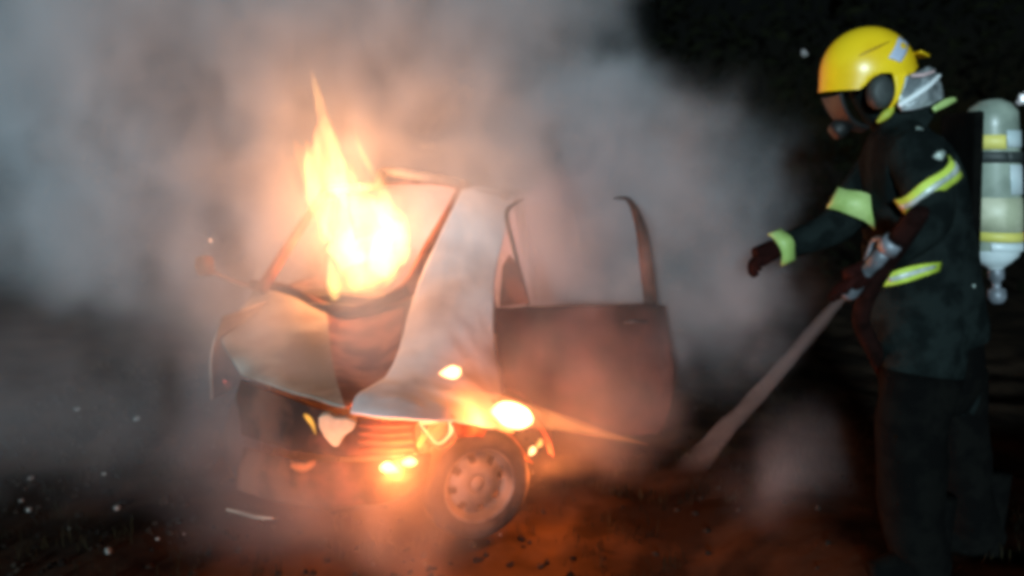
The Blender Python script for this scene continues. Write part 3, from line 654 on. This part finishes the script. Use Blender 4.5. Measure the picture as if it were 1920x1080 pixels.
def cband(name, y0, y1, r, mat, a0=0, a1=360):
    bm = bmesh.new(); n = 36; rows = []
    for k in range(n + 1):
        a = R(a0 + (a1 - a0) * k / n)
        # angle 0 = towards -Y camera side; +90 = +X
        d = V((sin(a), -cos(a), 0))
        rows.append([bm.verts.new(ct + ax * hh(y) + d * r) for y in (y0, (y0 + y1) / 2, y1)])
    for p, q in zip(rows, rows[1:]):
        for j in (0, 1): bm.faces.new((p[j], p[j + 1], q[j + 1], q[j]))
    o = from_bm(name, bm, mat, cyl); s = o.modifiers.new('t', 'SOLIDIFY'); s.thickness = .003; s.offset = 0
    return o
cband('yellow_sleeve', 252, 278, RC + .003, YB_, -100, -2)
cband('white_lit_sleeve', 244, 274, RC + .003, PALE, 0, 100)  # brighter right half of the sleeve: light painted as paler colour
cband('strap', 282, 302, RC + .007, DARK)
cband('lit_side_panel', 306, 360, RC + .003, PALE, 5, 100)  # right flank painted paler where light falls on the cylinder
cband('label_sheet', 366, 428, RC + .003, LBL, -85, 70)
cband('lower_band', 430, 448, RC + .003, YB_, -85, 50)
cband('red_mark', 430, 446, RC + .004, worn('red_mark', (.6, .06, .02), (.7, .1, .03), 9, .5), 52, 90)
cband('end_cap', 450, 466, RC + .001, PALE, -40, 100)
lathe_obj('end_dome', [(RC - .002, hh(462)), (.066, hh(480)), (.045, hh(492)), (.026, hh(500)), (.022, hh(503))], Mc, PALE, cyl, 40, closed=False)
lathe_obj('valve', [(0, hh(500)), (.02, hh(500)), (.024, hh(506)), (.024, hh(522)), (.014, hh(528)), (.012, hh(540)), (.026, hh(544)), (.028, hh(560)), (.018, hh(570)), (0, hh(570))], Mc, METAL, cyl, 24, closed=False)
bp = box_obj('back_plate', at(1800, 360, 2.5), (.03, .2, .5), TROU, cyl, Matrix.Rotation(R(-4), 3, 'Y'), .01)
# ------------------------------------------------------------------ distant lamps
LE = emit_surface('lamp_glow', (.75, .9, 1), 3.0)
for (px, py, r, lab) in ((1103, 102, .045, 'tiny distant lamp above the shoulder of the smoke plume'), (1508, 100, .03, 'tiny distant lamp in the dark beside the yellow helmet'), (1917, 187, .14, 'brighter distant lamp beyond the air cylinder')):
    p = at(px, py, 30); e = empty('street_lamp', (p.x, p.y + .3, gz(p.x, p.y + .3))); tag(e, lab, 'street lamp', 'distant lamps in the night')
    bm = bmesh.new(); bmesh.ops.create_uvsphere(bm, u_segments=16, v_segments=10, radius=r, matrix=Matrix.Translation(p)); from_bm('lamp_head', bm, LE, e)
    tube_obj('pole', [(p.x, p.y + .3, -.1, .06), (p.x, p.y + .3, p.z - .3, .05), (p.x, p.y + .25, p.z + .05, .04), (p.x, p.y + .08, p.z + .08, .03)], TROU, e, seg=8)
# ------------------------------------------------------------------ stones, rubble, grass
ST = worn('pale_stone', (.14, .14, .13), (.30, .30, .28), 9, .6, bump=.2)
bm = bmesh.new(); bmesh.ops.create_icosphere(bm, subdivisions=2, radius=1)
for v_ in bm.verts: v_.co *= 1 + .3 * noise.noise(v_.co * 1.5)
sm = bpy.data.meshes.new('pale_stone'); bm.to_mesh(sm); bm.free(); sm.materials.append(ST)
for p in sm.polygons: p.use_smooth = True
def ground_at(px, py):
    x = (px - 960) / F; y = -(py - 540) / F
    d = V((x, cos(PITCH) + y * sin(PITCH), -sin(PITCH) + y * cos(PITCH))); t = -CAMZ / d.z
    p = V((0, 0, CAMZ)) + d * t
    return V((p.x, p.y, gz(p.x, p.y)))
for px, py, r in ((57, 896, .016), (40, 932, .010), (54, 948, .014), (220, 954, .016), (205, 1046, .016), (145, 762, .016), (257, 788, .018), (195, 883, .010), (296, 1014, .008), (938, 1003, .005), (345, 1002, .006), (130, 990, .006)):
    p = ground_at(px, py); o = bpy.data.objects.new('pale_stone', sm); COL.objects.link(o); o.location = p + V((0, 0, r * .4)); o.scale = (r, r * 1.2, r * .8); o.rotation_euler = (random.random(), random.random(), random.random() * 6)
    tag(o, 'small pale stone glinting on the dark soil', 'stone', 'pale stones scattered on the soil')
RB = worn('dark_rubble', (.008, .006, .005), (.022, .016, .012), 5, .95, bump=.6)
bm = bmesh.new(); rnd = random.Random(3)
def spot():
    while True:
        x = rnd.uniform(-3.6, 2.6); y = rnd.uniform(1.6, 7)
        return x, y
for i in range(2600):
    x, y = spot()
    if x > .2 and rnd.random() < .75: continue
    r = rnd.uniform(.004, .02) * (1.6 if rnd.random() < .06 else 1)
    m = Matrix.Translation((x, y, gz(x, y) + r * .3)) @ Matrix.Rotation(rnd.random() * 6, 4, 'Z') @ Matrix.Rotation(rnd.random() * 3, 4, 'X') @ Matrix.Diagonal((r, r * rnd.uniform(.6, 1.6), r * .7, 1))
    bmesh.ops.create_icosphere(bm, subdivisions=1, radius=1, matrix=m)
tag(from_bm('rubble', bm, RB, smooth=False), 'dark cinders and clods scattered over the scorched soil', kind='stuff')
GR = worn('dry_grass', (.006, .005, .003), (.02, .015, .007), 3, .9, bump=0)
bm = bmesh.new()
for i in range(1500):
    cx, cyy = rnd.uniform(-3.4, 2.4), rnd.uniform(1.5, 6.5)
    if noise.noise(V((cx * 1.2, cyy * 1.2, 9))) < -.02: continue
    for j in range(rnd.randint(5, 11)):
        x = cx + rnd.gauss(0, .03); y = cyy + rnd.gauss(0, .03); z = gz(x, y) - .005; a = rnd.random() * 6.28; L = rnd.uniform(.03, .10); w = .0022; ln = rnd.uniform(.2, .9)
        d = V((cos(a), sin(a), 0)); s = V((-sin(a), cos(a), 0)) * w; p0 = V((x, y, z)); p1 = p0 + V((0, 0, L * .6)) + d * L * ln * .3; p2 = p0 + V((0, 0, L * .85)) + d * L * ln
        v = [bm.verts.new(q) for q in (p0 - s, p0 + s, p1 + s * .8, p1 - s * .8, p2)]
        bm.faces.new((v[0], v[1], v[2], v[3])); bm.faces.new((v[3], v[2], v[4]))
tag(from_bm('dry_grass', bm, GR), 'short dry grass tufts on the scorched soil', kind='stuff')

# ------------------------------------------------------------------ near-black thicket added beyond the car to cover the lit horizon
LF = worn('near_black_foliage', (.001, .0012, .0006), (.005, .0055, .002), 3, .95, bump=0)  # darkness put into the leaf colour, since the sun reaches these leaves
bm = bmesh.new(); rnd = random.Random(11)
for i in range(9000):
    x = rnd.uniform(-9, 11); y = rnd.uniform(9.5, 12.5)
    top = 4.2 + 1.2 * noise.noise(V((x * .5, 3, 1))) + .8 * noise.noise(V((x * 1.4, 7, 1)))
    z = rnd.random() ** .8 * top; q = V((x, y, z)); s_ = rnd.uniform(.06, .17)
    a = V((rnd.gauss(0, 1), rnd.gauss(0, 1), rnd.gauss(0, 1))).normalized(); b2 = a.orthogonal().normalized()
    bm.faces.new([bm.verts.new(q + w_) for w_ in (a * s_, b2 * s_ * .5, -a * s_, -b2 * s_ * .5)])
tag(from_bm('thicket', bm, LF, smooth=False), 'mass of near-black bushes and trees added behind the car', kind='stuff')
